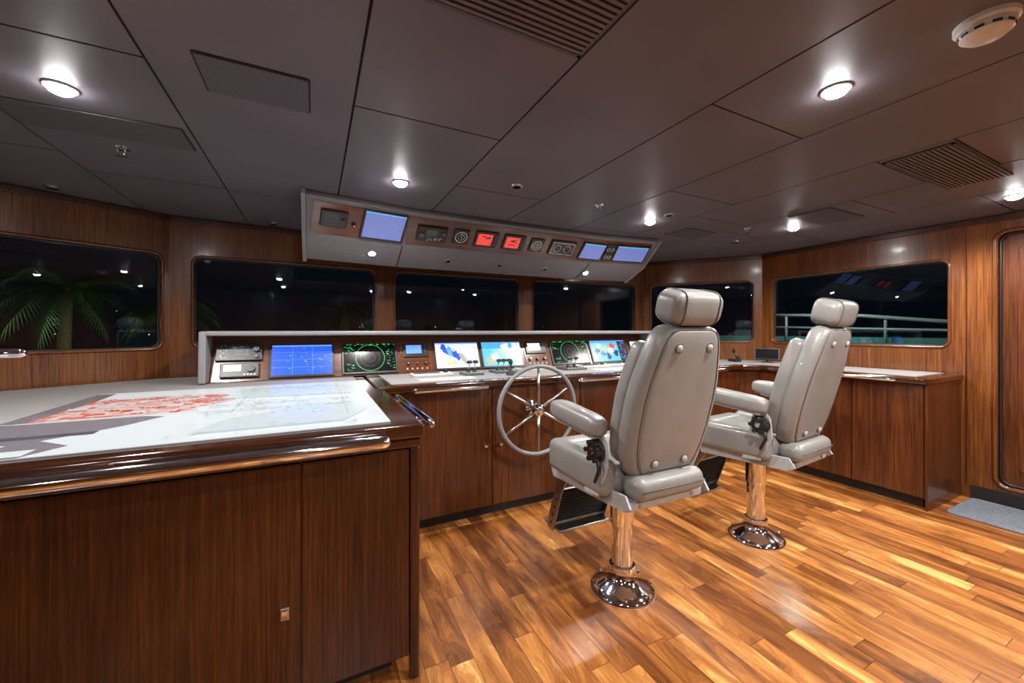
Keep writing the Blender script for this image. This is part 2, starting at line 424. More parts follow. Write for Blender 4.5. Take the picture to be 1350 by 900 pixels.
lathe('base', [(0.062, 0), (0.062, -0.012), (0.055, -0.018), (0.055, -0.024)], (0, 0, 0), (0, 0, 1), M_WHITEP, sd)
lathe('head', [(0.050, -0.024), (0.050, -0.036), (0.038, -0.046), (0.0, -0.048)], (0, 0, 0), (0, 0, 1), M_WHITEP, sd)
for i in range(10):
    a = i*math.pi/5
    box('slot', (0.047, 0.0515), (-0.009, 0.009), (-0.034, -0.028), M_BLACK, sd, M=Matrix.Rotation(a, 4, 'Z'))
for x, y in ((-0.797, 2.43), (1.706, 2.105), (3.2, 2.05)):
    s = root('fire_sprinkler', (x, y, CEIL))
    lathe('rose', [(0.034, 0), (0.034, -0.004), (0.02, -0.010), (0.012, -0.012)], (0, 0, 0), (0, 0, 1), M_CHROME, s)
    tube('yoke', [(-0.012, 0, -0.01), (-0.014, 0, -0.024), (0, 0, -0.036), (0.014, 0, -0.024), (0.012, 0, -0.01)], 0.0025, M_CHROME, s, n=6)
    lathe('deflector', [(0.0, -0.034), (0.02, -0.036), (0.02, -0.038), (0, -0.039)], (0, 0, 0), (0, 0, 1), M_CHROME, s)

# ------------------------------------------------------------------ chart table (foreground left)
TZ = 0.93
ct = root('chart_table')
top = [(-2.6, 1.42), (0.36, 1.42), (0.36, 2.39), (0.322, 2.395), (0.322, 3.79), (-0.94, 3.67), (-2.18, 2.92), (-2.6, 2.41)]
body = [(-2.58, 1.465), (0.335, 1.465), (0.335, 2.39), (0.318, 2.395), (0.318, 3.78), (-0.93, 3.66), (-2.17, 2.91), (-2.58, 2.40)]
toe = [(-2.55, 1.54), (0.26, 1.54), (0.26, 3.6), (-0.93, 3.6), (-2.15, 2.88), (-2.55, 2.36)]
prism('worktop', top, TZ-0.05, TZ, M_TOPW, ct, bevel=0.014, segs=4)
prism('lower_lip', [(-2.59, 1.435), (0.348, 1.435), (0.348, 2.38), (-2.59, 2.38)], TZ-0.085, TZ-0.05, M_TOPW, ct, bevel=0.008)
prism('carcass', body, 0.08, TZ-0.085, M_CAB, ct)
prism('toe_kick', toe, 0, 0.08, M_TOE, ct)
for i, (a, b2) in enumerate(((-1.75, -0.905), (-0.9, -0.043), (-0.036, 0.305))):
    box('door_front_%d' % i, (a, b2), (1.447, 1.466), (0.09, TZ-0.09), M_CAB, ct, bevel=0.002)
box('corner_post', (0.309, 0.345), (1.443, 1.475), (0.0, TZ-0.085), M_CAB, ct, bevel=0.008, segs=3)
prism('leather_inlay', [(-2.5, 1.50), (0.25, 1.50), (0.25, 3.10), (-0.66, 3.10), (-0.66, 3.58), (-0.98, 3.55), (-2.1, 2.87), (-2.5, 2.38)], TZ, TZ+0.003, M_CREAM, ct)
def latch(parent, x, y, z):
    box('latch_plate', (x-0.012, x+0.012), (y-0.006, y), (z-0.02, z+0.02), M_STEEL, parent, bevel=0.002)
    box('latch_tab', (x-0.009, x+0.009), (y-0.014, y-0.006), (z-0.0, z+0.017), M_CHROME, parent, bevel=0.002)
latch(ct, -0.085, 1.447, 0.367); latch(ct, -0.95, 1.447, 0.367)
def rail(parent, pts, r=0.022, posts=()):
    a = V(pts[0]); b2 = V(pts[-1]); d = (b2-a).normalized()
    k = [a+d*0.0, a+d*0.004, a+d*0.012, a+d*0.03]+[b2-d*0.03, b2-d*0.012, b2-d*0.004, b2]
    tube('rail', k, [r*0.4, r*0.7, r*0.92, r, r, r*0.92, r*0.7, r*0.4], M_CHROME, parent, n=20)
    for p, q in posts:
        tube('rail_post', [p, q], r*0.55, M_CHROME, parent, n=12)
rail(ct, [(-2.3, 1.375, 0.893), (0.228, 1.375, 0.893)], 0.023, [((x, 1.375, 0.893), (x, 1.44, 0.893)) for x in (-2.1, -1.3, -0.5, 0.13)])
rail(ct, [(0.405, 1.50, 0.905), (0.405, 2.22, 0.905)], 0.017, [((0.405, y, 0.905), (0.35, y, 0.905)) for y in (1.62, 2.1)])

# backlit chart
ch = root('nautical_chart')
z = TZ+0.003
box('sheet', (-1.0, 0.25), (1.50, 2.80), (z, z+0.002), C_WHITE, ch)
lay = [0]
def cq(pts, mat, nm='print'):
    lay[0] += 1
    t = z+0.002+0.00004*lay[0]
    bm = bmesh.new(); bm.faces.new([bm.verts.new((p[0], p[1], t)) for p in pts]); fin(nm, bm, mat, ch)
def cr(x, y, w, h, mat, nm='print_block'): cq([(x, y), (x+w, y), (x+w, y+h), (x, y+h)], mat, nm)
cq([(-1.0, 1.5), (-0.70, 1.5), (-0.64, 1.60), (-0.74, 1.70), (-0.60, 1.84), (-0.52, 1.98), (-0.60, 2.02), (-1.0, 2.02)], C_GREY, 'print_grey')
cr(-1.0, 1.52, 0.30, 0.07, C_WHITE, 'print_strip'); cr(-1.0, 1.66, 0.2, 0.015, C_WHITE, 'print_strip')
cr(-0.98, 1.74, 0.34, 0.05, C_DK, 'print_strip')
cq([(-1.0, 2.04), (-0.88, 2.04), (-0.93, 2.78), (-1.0, 2.78)], C_GREY, 'print_dark')
cq([(-0.93, 2.05), (-0.50, 2.05), (-0.34, 2.30), (-0.40, 2.52), (-0.91, 2.52)], C_PINK, 'print_orange')
random.seed(3)
for ry in range(16):
    yy = 2.055+ry*0.029
    x = -0.93+ry*0.001
    xe = -0.50+min(ry*0.018, 0.14)
    while x < xe:
        w = random.choice((0.012, 0.02, 0.035, 0.06))
        if random.random() < 0.66: cr(x, yy, min(w, xe-x), 0.024*random.choice((0.25, 0.5, 0.9, 1)), random.choice([C_RED, C_RED, C_RED, C_RED2, C_RED2, C_WHITE]))
        x += w+0.005
cr(-0.93, 2.035, 0.5, 0.008, C_RED, 'print_line'); cr(-0.90, 2.53, 0.55, 0.005, C_RED, 'print_line'); cr(-0.45, 2.24, 0.12, 0.006, C_RED, 'print_line')
cq([(-0.36, 1.58), (0.10, 1.58), (0.20, 1.78), (0.14, 1.98), (-0.10, 1.90), (-0.30, 1.76)], C_PALE)
cq([(-0.40, 2.32), (0.18, 2.25), (0.22, 2.55), (-0.05, 2.66), (-0.36, 2.6)], C_PALE)
bm = bmesh.new()
def flat(bm, x, y, w, h, zz, ang=0):
    c, s = math.cos(ang), math.sin(ang)
    vs = [bm.verts.new((x+a*c-b_*s, y+a*s+b_*c, zz)) for a, b_ in ((-w, -h), (w, -h), (w, h), (-w, h))]
    bm.faces.new(vs)
zt_ = z+0.002+0.00004*(lay[0]+3)
for i in range(1300):
    x = random.uniform(-0.42, 0.23); y = random.uniform(1.52, 2.78)
    if random.random() < 0.5: y = random.choice((2.55, 2.62, 2.1, 1.95))+random.uniform(-0.02, 0.02)
    flat(bm, x, y, random.uniform(0.001, 0.010), random.uniform(0.001, 0.0022), zt_, random.choice((0, 0, 1.57, 0.6)))
for x, y, w, h in ((-0.2, 2.7, 0.4, 0.0014), (-0.1, 1.98, 0.3, 0.0012), (-0.3, 2.3, 0.0012, 0.4), (0.12, 2.2, 0.0012, 0.5), (-0.1, 2.45, 0.3, 0.0012)):
    flat(bm, x, y, w, h, zt_)
fin('print_soundings', bm, C_LINE, ch)
bm = bmesh.new()
for i in range(150):
    flat(bm, random.uniform(-0.4, 0.2), random.uniform(1.8, 2.7), random.uniform(0.003, 0.010), random.uniform(0.003, 0.006), zt_+0.0001, random.uniform(0, 3))
fin('print_shoals', bm, C_MINT, ch)

cl = root('chart_lamp')
lathe('base', [(0.05, 0), (0.05, 0.01), (0.015, 0.025), (0.012, 0.03)], (-1.38, 2.0, TZ+0.003), (0, 0, 1), M_CHROME, cl)
tube('post', [(-1.38, 2.0, TZ+0.02), (-1.38, 2.0, 1.17), (-1.36, 2.0, 1.188), (-1.3, 2.0, 1.19), (-1.02, 2.0, 1.19)], 0.009, M_CHROME, cl)
tube('head', [(-1.10, 2.0, 1.19), (-1.09, 2.0, 1.19), (-0.92, 2.0, 1.19), (-0.905, 2.0, 1.19)], [0.008, 0.016, 0.016, 0.009], M_CHROME, cl)

# ------------------------------------------------------------------ helm console
HZ = 0.935
hc = root('helm_console')
htop = [(0.328, 2.40), (3.68, 2.40), (3.78, 2.30), (3.78, 1.15), (4.435, 1.15), (4.435, 2.66), (3.66, 3.65), (2.07, 3.80), (0.58, 3.79), (0.328, 3.77)]
hbody = [(0.338, 2.46), (3.72, 2.46), (3.84, 2.34), (3.84, 1.18), (4.43, 1.18), (4.43, 2.65), (3.65, 3.63), (2.07, 3.78), (0.58, 3.77), (0.338, 3.75)]
htoe = [(0.345, 2.52), (3.74, 2.52), (3.90, 2.38), (3.90, 1.21), (4.42, 1.21), (4.42, 2.64), (3.64, 3.60), (2.07, 3.74), (0.345, 3.72)]
prism('worktop', htop, HZ-0.045, HZ, M_TOPW, hc, bevel=0.013, segs=4)
prism('carcass', hbody, 0.08, HZ-0.045, M_CABH, hc)
prism('toe_kick', htoe, 0, 0.08, M_TOE, hc)
prism('leather_inlay', [(0.42, 2.49), (3.72, 2.49), (3.87, 2.34), (3.87, 1.24), (4.37, 1.24), (4.37, 2.63), (3.62, 3.58), (3.2, 3.62), (3.2, 3.05), (0.42, 3.05)], HZ, HZ+0.003, M_CREAM, hc)
xsd = [0.345, 1.073, 1.80, 2.52, 3.22, 3.70]
for i in range(5):
    box('door_front_%d' % i, (xsd[i]+0.003, xsd[i+1]-0.003), (2.443, 2.461), (0.09, HZ-0.05), M_CABH, hc, bevel=0.002)
ysd = [1.185, 1.60, 1.98, 2.33]
for i in range(3):
    box('side_door_%d' % i, (3.823, 3.841), (ysd[i]+0.003, ysd[i+1]-0.003), (0.09, HZ-0.05), M_CABH, hc, bevel=0.002)
box('end_panel', (3.83, 4.435), (1.165, 1.181), (0.0, HZ-0.046), M_CABH, hc, bevel=0.004)
for x in (1.02, 1.13, 2.46, 2.58): lathe('knob', [(0.006, 0), (0.006, 0.012), (0.012, 0.016), (0.012, 0.022), (0.0, 0.025)], (x, 2.443, 0.50), (0, -1, 0), M_CHROME, hc, n=16)
rail(hc, [(0.52, 2.355, 0.905), (1.01, 2.355, 0.905)], 0.016, [((x, 2.355, 0.905), (x, 2.41, 0.905)) for x in (0.6, 0.93)])
rail(hc, [(1.72, 2.355, 0.905), (2.25, 2.355, 0.905)], 0.016, [((x, 2.355, 0.905), (x, 2.41, 0.905)) for x in (1.8, 2.17)])
rail(hc, [(2.85, 2.355, 0.905), (3.40, 2.355, 0.905)], 0.016, [((x, 2.355, 0.905), (x, 2.41, 0.905)) for x in (2.93, 3.32)])
rail(hc, [(3.735, 2.2, 0.915), (3.735, 1.30, 0.915)], 0.017, [((3.735, y, 0.915), (3.79, y, 0.915)) for y in (2.05, 1.45)])

# instrument panel + hood
ip = root('instrument_panel')
zb, zt = HZ+0.003, 1.235
yb, yt = 3.08, 3.21
bm = bmesh.new()
prof = [(yb, zb), (yt, zt), (3.55, zt), (3.55, zb)]
va = [bm.verts.new((-0.60, *p)) for p in prof]; vb = [bm.verts.new((3.14, *p)) for p in prof]
bm.faces.new(va); bm.faces.new(vb[::-1])
for i in range(4): bm.faces.new([va[i], va[(i+1) % 4], vb[(i+1) % 4], vb[i]])
fin('fascia', bm, M_PANW, ip)
def hood_side(name, x0, x1):
    bm = bmesh.new()
    pr = [(3.00, zb), (3.02, 1.262), (3.58, 1.262), (3.58, zb)]
    a = [bm.verts.new((x0, *p)) for p in pr]; b2 = [bm.verts.new((x1, *p)) for p in pr]
    bm.faces.new(a); bm.faces.new(b2[::-1])
    for i in range(4): bm.faces.new([a[i], a[(i+1) % 4], b2[(i+1) % 4], b2[i]])
    fin(name, bm, M_HOOD, ip, bevel=0.010, segs=3)
hood_side('hood_end_port', -0.64, -0.60); hood_side('hood_end_starboard', 3.14, 3.19)
box('hood_top', (-0.61, 3.16), (3.02, 3.58), (1.232, 1.264), M_HOOD, ip, bevel=0.012, segs=3)
FP = frame(V((0, yb, zb)), (1, 0, 0), (0, yt-yb, zt-zb))

def lb(nm, M, x0, x1, y0, y1, z0, z1, mat, par, bev=0):
    return box(nm, (x0, x1), (y0, y1), (z0, z1), mat, par, bevel=bev, M=M)
def ring(nm, M, cx, cy, r, t, zz, mat, par, n=40):
    bm = bmesh.new(); a = []; b2 = []
    for i in range(n):
        an = 2*math.pi*i/n
        a.append(bm.verts.new(M @ V((cx+r*math.cos(an), cy+r*math.sin(an), zz)))); b2.append(bm.verts.new(M @ V((cx+(r-t)*math.cos(an), cy+(r-t)*math.sin(an), zz))))
    for i in range(n): bm.faces.new([a[i], a[(i+1) % n], b2[(i+1) % n], b2[i]])
    fin(nm, bm, mat, par)
def disc(nm, M, cx, cy, r, z0, z1, mat, par, n=32):
    return lathe(nm, [(r, z0), (r, z1)], (cx, cy, 0), (0, 0, 1), mat, par, n=n, M=M)
def marks(nm, M, x0, x1, y0, y1, zz, n, mat, par, w=(0.003, 0.02), h=(0.001, 0.004)):
    bm = bmesh.new()
    for i in range(n):
        x = random.uniform(x0, x1); y = random.uniform(y0, y1); a = min(random.uniform(*w), x1-x); b_ = random.uniform(*h)
        bm.faces.new([bm.verts.new(M @ V(q)) for q in ((x, y, zz), (x+a, y, zz), (x+a, y+b_, zz), (x, y+b_, zz))])
    fin(nm, bm, mat, par)
def blob(nm, M, cx, cy, rx, ry, zz, mat, par, seed, rot=0.0):
    rr = random.Random(seed); bm = bmesh.new()
    k = [rr.uniform(0.45, 1.0) for _ in range(18)]
    pp = [(rx*k[i]*math.cos(i*2*math.pi/18), ry*k[i]*math.sin(i*2*math.pi/18)) for i in range(18)]
    c, s = math.cos(rot), math.sin(rot)
    bm.faces.new([bm.verts.new(M @ V((cx+p*c-q*s, cy+p*s+q*c, zz))) for p, q in pp])
    fin(nm, bm, mat, par)

def monitor(kind, x0, x1, y0, y1, M, par):
    lb('bezel', M, x0, x1, y0, y1, 0, 0.012, M_BLACK, par, 0.004)
    a, b2, c, d = x0+0.014, x1-0.014, y0+0.016, y1-0.012
    w, h = b2-a, d-c; z0 = 0.0125; cx, cy = (a+b2)/2, (c+d)/2
    base = {'blue': E_BLUE, 'radar': M_BLACKG, 'chart': E_WHITE, 'chart2': E_CYAN, 'sat': E_CYAN, 'lav': E_LAV}[kind]
    lb('display', M, a, b2, c, d, 0.010, z0, base, par)
    z1 = z0+0.0006
    if kind == 'blue':
        lb('bar', M, a, b2, d-0.010, d, z0, z1, E_BLUE2, par)
        for k in (0.33, 0.66): lb('line', M, a+w*k, a+w*k+0.002, c, d, z0, z1, E_BLUE2, par)
        for k in (0.25, 0.5, 0.75): lb('line', M, a, b2, c+h*k, c+h*k+0.0015, z0, z1, E_BLUE2, par)
        marks('text', M, a, b2, c, d, z1, 22, E_WHITE, par, (0.004, 0.015), (0.001, 0.002))
    if kind == 'radar':
        ring('range_ring', M, cx, cy, h*0.48, 0.0022, z1+0.0004, E_GREEN, par)
        for k in (0.32, 0.16): ring('range_ring', M, cx, cy, h*k, 0.001, z1+0.0004, M_GREYP, par)
        marks('text', M, a+0.002, a+w*0.2, c+h*0.6, d, z1, 16, E_GREEN, par); marks('text', M, a+0.002, a+w*0.2, c, c+h*0.3, z1, 12, E_GREEN, par); marks('text', M, b2-w*0.2, b2-0.004, c, d, z1, 26, E_GREEN, par)
        marks('header', M, a, b2, d-0.012, d, z1+0.0001, 18, E_GREEN, par, (0.008, 0.02), (0.002, 0.005))
    if kind in ('chart', 'chart2', 'sat'):
        sd_ = 5+int(x0*10)
        if kind == 'chart':
            for q in range(4): blob('land', M, a+w*(0.2+0.14*q), c+h*(0.75-0.13*q), w*0.09, h*0.35, z1+0.0001*q, (E_BLUE, E_BLUE2, E_BLUE, E_SAND)[q], par, sd_+q, 0.5)
            blob('shoal', M, a+w*0.35, c+h*0.2, w*0.22, h*0.1, z1+0.0006, E_YEL, par, sd_+9, 0.2)
        elif kind == 'chart2':
            for q in range(4): blob('land', M, a+w*(0.15+0.15*q), c+h*(0.2+0.2*q), w*0.14, h*0.22, z1+0.0001*q, (E_SAND, E_WHITE, E_BLUE2, E_WHITE)[q], par, sd_+q, 0.7)
        else:
            for q in range(9): blob('land', M, a+w*(0.08+0.075*q), c+h*(0.25+0.5*((q*7) % 5)/4), w*0.09, h*0.2, z1+0.0001*q, (E_SAND, E_NAVY, E_WHITE, E_BLUE, E_SAND, E_NAVY, E_WHITE, E_RED, E_NAVY)[q], par, sd_+q, q*0.7)
        lb('sidebar', M, b2-w*0.22, b2, c, d, z0, z1+0.0009, E_WHITE if kind != 'sat' else E_NAVY, par)
        marks('text', M, b2-w*0.2, b2-0.004, c, d, z1+0.0012, 30, E_BLUE if kind != 'sat' else E_WHITE, par, (0.003, 0.02), (0.001, 0.003))
        lb('bar', M, a, b2, d-0.010, d, z0, z1+0.0011, E_BLUE2, par)
        marks('text', M, a, b2-w*0.25, c, d-0.02, z1+0.0012, 40, E_NAVY, par, (0.003, 0.012), (0.001, 0.002))
    if kind == 'lav':
        lb('bar', M, a, b2, d-0.008, d, z0, z1, E_CYAN, par)
        marks('text', M, a, b2, c, d, z1, 20, E_BLUE2, par, (0.004, 0.02), (0.001, 0.002))
sy0, sy1 = 0.008, 0.252
def dev(nm):
    return root(nm)
for kind, a, b2, nm in (('blue', -0.275, 0.125, 'alarm_monitor'), ('radar', 0.175, 0.57, 'radar_display'), ('chart', 0.86, 1.255, 'chart_plotter'), ('chart2', 1.268, 1.665, 'chart_plotter'), ('radar', 1.965, 2.395, 'radar_display'), ('sat', 2.425, 2.89, 'camera_monitor')):
    monitor(kind, a, b2, sy0, sy1, FP, dev(nm))
def small_unit(x0, x1, y0, y1, M, par, scr=E_BLUE2, btn='bottom'):
    lb('housing', M, x0, x1, y0, y1, 0, 0.014, M_BLACK, par, 0.004)
    w, h = x1-x0, y1-y0
    lb('display', M, x0+w*0.1, x0+w*0.72, y0+h*0.25, y1-h*0.15, 0.0135, 0.0146, scr, par)
    marks('text', M, x0+w*0.12, x0+w*0.65, y0+h*0.3, y1-h*0.2, 0.0150, 12, E_WHITE if scr is not E_WHITE else E_BLUE, par, (0.004, 0.015), (0.001, 0.003))
    for i in range(4):
        disc('button', M, x0+w*0.86, y0+h*(0.2+0.2*i), min(w, h)*0.055, 0.013, 0.018, M_GREYP, par, 12)
for (a, b2, nm) in ((0.60, 0.835, 'autopilot_control'), (1.685, 1.935, 'steering_display'), (2.915, 3.12, 'speed_log_display')):
    o = dev(nm)
    lb('plate', FP, a, b2, 0.008, 0.252, 0, 0.006, M_PANW, o, 0.003)
    small_unit(a+0.02, b2-0.02, 0.125, 0.24, FP @ Matrix.Translation((0, 0, 0.006)), o, E_WHITE if a > 1 else E_BLUE2)
    for i in range(3):
        disc('knob', FP, a+0.05+i*(b2-a-0.1)/2, 0.075, 0.014, 0.006, 0.024, M_BLACK, o, 16)
        disc('knob_cap', FP, a+0.05+i*(b2-a-0.1)/2, 0.075, 0.006, 0.024, 0.026, M_STEEL if i != 1 else E_RED, o, 12)
    for i in range(5): disc('button', FP, a+0.04+i*(b2-a-0.08)/4, 0.032, 0.006, 0.006, 0.012, M_WHITEP, o, 10)
r1 = dev('vhf_radio')
lb('chassis', FP, -0.575, -0.315, 0.135, 0.255, 0, 0.022, M_BLACK, r1, 0.006)
lb('display', FP, -0.50, -0.39, 0.165, 0.235, 0.022, 0.0235, M_GREYP, r1)
marks('text', FP, -0.495, -0.40, 0.17, 0.23, 0.024, 14, E_CYAN, r1)
disc('dial', FP, -0.35, 0.21, 0.018, 0.022, 0.042, M_GREYP, r1, 20); disc('dial', FP, -0.35, 0.16, 0.012, 0.022, 0.036, M_GREYP, r1, 20)
marks('keys', FP, -0.565, -0.515, 0.15, 0.24, 0.0228, 16, M_WHITEP, r1, (0.006, 0.008), (0.003, 0.005))
r2 = dev('ssb_radio')
lb('chassis', FP, -0.545, -0.33, 0.02, 0.12, 0, 0.024, M_BLACK, r2, 0.006)
lb('face', FP, -0.535, -0.34, 0.026, 0.114, 0.024, 0.0245, M_GREYP, r2)
lb('display', FP, -0.525, -0.43, 0.06, 0.105, 0.0245, 0.0262, M_WHITEP, r2)
lb('grille', FP, -0.525, -0.43, 0.03, 0.050, 0.0245, 0.0258, M_BLACK, r2)
disc('dial', FP, -0.375, 0.075, 0.024, 0.024, 0.044, M_BLACK, r2, 24)
for i in range(4): disc('button', FP, -0.41+0.019*i, 0.036, 0.006, 0.024, 0.03, M_WHITEP, r2, 10)

# ------------------------------------------------------------------ overhead console
oh = root('overhead_console')
st = [(-0.05, 0.0), (0.57, 0.09), (2.26, 0.09), (2.83, 0.0)]
pr = [(2.66, CEIL-0.001), (2.64, CEIL-0.03), (2.845, 1.885), (2.86, 1.865), (3.08, 1.765), (3.11, 1.775), (3.30, CEIL-0.001)]
bm = bmesh.new(); rings = [[bm.verts.new((x, y+o, z_)) for y, z_ in pr] for x, o in st]
for a, b2 in zip(rings, rings[1:]):
    for i in range(len(pr)): bm.faces.new([a[i], a[(i+1) % len(pr)], b2[(i+1) % len(pr)], b2[i]])
bm.faces.new(rings[0]); bm.faces.new(rings[-1][::-1])
fin('housing', bm, M_OVER, oh, bevel=0.004)
for xj in (0.57, 2.26):
    tube('panel_joint', [(xj, 2.93, 1.885), (xj, 2.952, 1.862), (xj, 3.17, 1.763)], 0.003, M_GROOVE, oh, n=6)
OF = []
for (xa, oa), (xb, ob) in zip(st, st[1:]):
    xd = V((xb-xa, ob-oa, 0)); o_ = V((xa, 2.845+oa, 1.885))
    up = V((0, -0.205, 0.195)); up = (up-xd.normalized()*up.dot(xd.normalized()))
    F = frame(o_, xd, up); OF.append((F, xd.length, up.length))
    lb('wood_fascia', F, 0.02, xd.length-0.004 if xa < 2 else xd.length-0.02, 0.022, up.length-0.03, 0, 0.004, M_PANW, oh)
for x0, x1 in ((-0.075, -0.05), (2.83, 2.85)):
    bm = bmesh.new(); pp = [(2.63, CEIL-0.001), (2.62, CEIL-0.035), (2.84, 1.865), (3.09, 1.745), (3.33, CEIL-0.001)]
    a = [bm.verts.new((x0, *p)) for p in pp]; b2 = [bm.verts.new((x1, *p)) for p in pp]
    bm.faces.new(a); bm.faces.new(b2[::-1])
    for i in range(len(pp)): bm.faces.new([a[i], a[(i+1) % len(pp)], b2[(i+1) % len(pp)], b2[i]])
    fin('end_plate', bm, M_HOOD, oh, bevel=0.004)
ZF = Matrix.Translation((0, 0, 0.004))
F0 = OF[0][0] @ ZF; F1 = OF[1][0] @ ZF; F2 = OF[2][0] @ ZF
def hand(nm): return root(nm)
o = hand('intercom_unit'); lb('housing', F0, 0.065, 0.225, 0.09, 0.205, 0, 0.018, M_BLACK, o, 0.006)
for i in range(5): lb('slot', F0, 0.08, 0.17, 0.105+i*0.018, 0.112+i*0.018, 0.018, 0.0195, M_GREYP, o)
disc('knob', F0, 0.2, 0.15, 0.012, 0.018, 0.03, M_BLACK, o, 14)
o = hand('selector_knob'); disc('dial', F0, 0.27, 0.12, 0.014, 0, 0.02, M_BLACK, o, 18); disc('cap', F0, 0.27, 0.12, 0.006, 0.02, 0.024, E_RED, o, 10)
monitor('lav', 0.315, 0.61, 0.03, 0.255, F0, hand('cctv_monitor'))
X1 = 0.57
o = hand('radio_telephone'); lb('chassis', F1, 0.655-X1, 0.875-X1, 0.075, 0.195, 0, 0.02, M_BLACK, o, 0.006)
lb('display', F1, 0.72-X1, 0.80-X1, 0.125, 0.175, 0.02, 0.0215, M_GREYP, o); disc('dial', F1, 0.685-X1, 0.13, 0.016, 0.02, 0.035, M_GREYP, o, 18); disc('dial', F1, 0.845-X1, 0.155, 0.012, 0.02, 0.033, M_GREYP, o, 18)
marks('keys', F1, 0.72-X1, 0.84-X1, 0.085, 0.112, 0.0206, 22, M_WHITEP, o, (0.006, 0.009), (0.004, 0.006))
for gx in (0.985, 1.64):
    o = hand('rudder_gauge' if gx < 1 else 'wind_gauge')
    lb('bezel', F1, gx-0.062-X1, gx+0.062-X1, 0.075, 0.199, 0, 0.012, M_BLACK, o, 0.006)
    disc('face', F1, gx-X1, 0.137, 0.05, 0.012, 0.014, M_BLACKG, o, 32); ring('scale', F1, gx-X1, 0.137, 0.047, 0.006, 0.0146, M_WHITEP, o)
    ring('scale_inner', F1, gx-X1, 0.137, 0.026, 0.003, 0.0146, M_WHITEP, o)
    lb('needle', F1, gx-0.002-X1, gx+0.002-X1, 0.125, 0.18, 0.0146, 0.016, M_WHITEP, o)
for gx in (1.19, 1.43):
    o = hand('digital_repeater')
    lb('bezel', F1, gx-0.095-X1, gx+0.095-X1, 0.068, 0.208, 0, 0.014, M_BLACK, o, 0.008)
    lb('display', F1, gx-0.075-X1, gx+0.045-X1, 0.09, 0.188, 0.014, 0.0152, E_RED, o)
    marks('digits', F1, gx-0.06-X1, gx+0.03-X1, 0.1, 0.17, 0.0157, 6, M_BLACKG, o, (0.02, 0.04), (0.004, 0.01))
    for i in range(4): disc('button', F1, gx+0.072-X1, 0.095+i*0.028, 0.008, 0.014, 0.019, M_GREYP, o, 12)
o = hand('telegraph_indicator'); lb('housing', F1, 1.77-X1, 2.02-X1, 0.065, 0.205, 0, 0.016, M_BLACK, o, 0.006)
lb('frame', F1, 1.785-X1, 2.005-X1, 0.078, 0.192, 0.016, 0.018, M_WHITEP, o); lb('inner', F1, 1.792-X1, 1.998-X1, 0.085, 0.185, 0.018, 0.019, M_BLACKG, o)
for i in range(2): ring('dial', F1, 1.84-X1+i*0.1, 0.135, 0.036, 0.005, 0.0196, M_WHITEP, o)
monitor('lav', 2.09-X1, 2.253-X1+0.09, 0.045, 0.225, F1, hand('cctv_monitor'))
o = hand('engine_gauge_cluster'); lb('housing', F2, 0.105, 0.19, 0.045, 0.225, 0, 0.012, M_BLACK, o, 0.004)
for i in range(2):
    for j in range(2): ring('dial', F2, 0.127+i*0.042, 0.09+j*0.08, 0.017, 0.004, 0.0126, M_WHITEP, o, 20)
monitor('lav', 0.2, 0.545, 0.045, 0.225, F2, hand('cctv_monitor'))
for x, y in ((0.37, 3.0), (2.30, 3.04)):
    zz = 1.865-(y-(2.86+(0.06 if x < 1 else 0.08)))*0.4545
    o = root('console_downlight', (x, y, zz-0.002))
    o.rotation_euler = (-math.atan(0.4545), 0, 0)
    lathe('trim', [(0.034, 0.0), (0.034, -0.006), (0.024, -0.008)], (0, 0, 0), (0, 0, 1), M_CHROME, o)
    lathe('lens', [(0.022, -0.007), (0.022, -0.010)], (0, 0, 0), (0, 0, 1), M_LAMP, o)
    ld = bpy.data.lights.new('lamp', 'SPOT'); ld.energy = 9; ld.spot_size = math.radians(130); ld.spot_blend = 0.7; ld.shadow_soft_size = 0.02; ld.color = (1, 0.93, 0.86)
    lo_ = bpy.data.objects.new('lamp', ld); lo_.location = (0, 0, -0.016); COL.objects.link(lo_); lo_.parent = o
for x in (0.95, 1.40, 1.85):
    o = root('console_downlight', (x, 3.04, 1.824)); o.rotation_euler = (-math.atan(0.4545), 0, 0)
    lathe('trim', [(0.026, 0.0), (0.026, -0.006), (0.018, -0.008)], (0, 0, 0), (0, 0, 1), M_STEEL, o)
    lathe('lens', [(0.017, -0.007), (0.017, -0.009)], (0, 0, 0), (0, 0, 1), M_BLACKG, o)

# ------------------------------------------------------------------ steering wheel
sw = root('steering_wheel', (1.367, 2.33, 0.725))
R = 0.298
tube('rim', [(R*math.cos(a), 0, R*math.sin(a)) for a in [2*math.pi*i/64 for i in range(64)]], 0.0145, M_HOOD, sw, n=14, closed=True)
for i in range(6):
    a = math.radians(90+60*i); c, s = math.cos(a), math.sin(a)
    tube('spoke_%d' % (i+1), [(0.03*c, 0, 0.03*s), (0.15*c, 0, 0.15*s), ((R-0.005)*c, 0, (R-0.005)*s)], [0.013, 0.010, 0.008], M_STEEL, sw, n=12)
lathe('hub', [(0.0, -0.035), (0.02, -0.034), (0.03, -0.028), (0.042, -0.018), (0.045, 0.0), (0.045, 0.018), (0.03, 0.03)], (0, 0, 0), (0, 1, 0), M_CHROME, sw)
lathe('shaft', [(0.024, 0.02), (0.024, 0.08), (0.05, 0.09), (0.05, 0.112)], (0, 0, 0), (0, 1, 0), M_CHROME, sw)

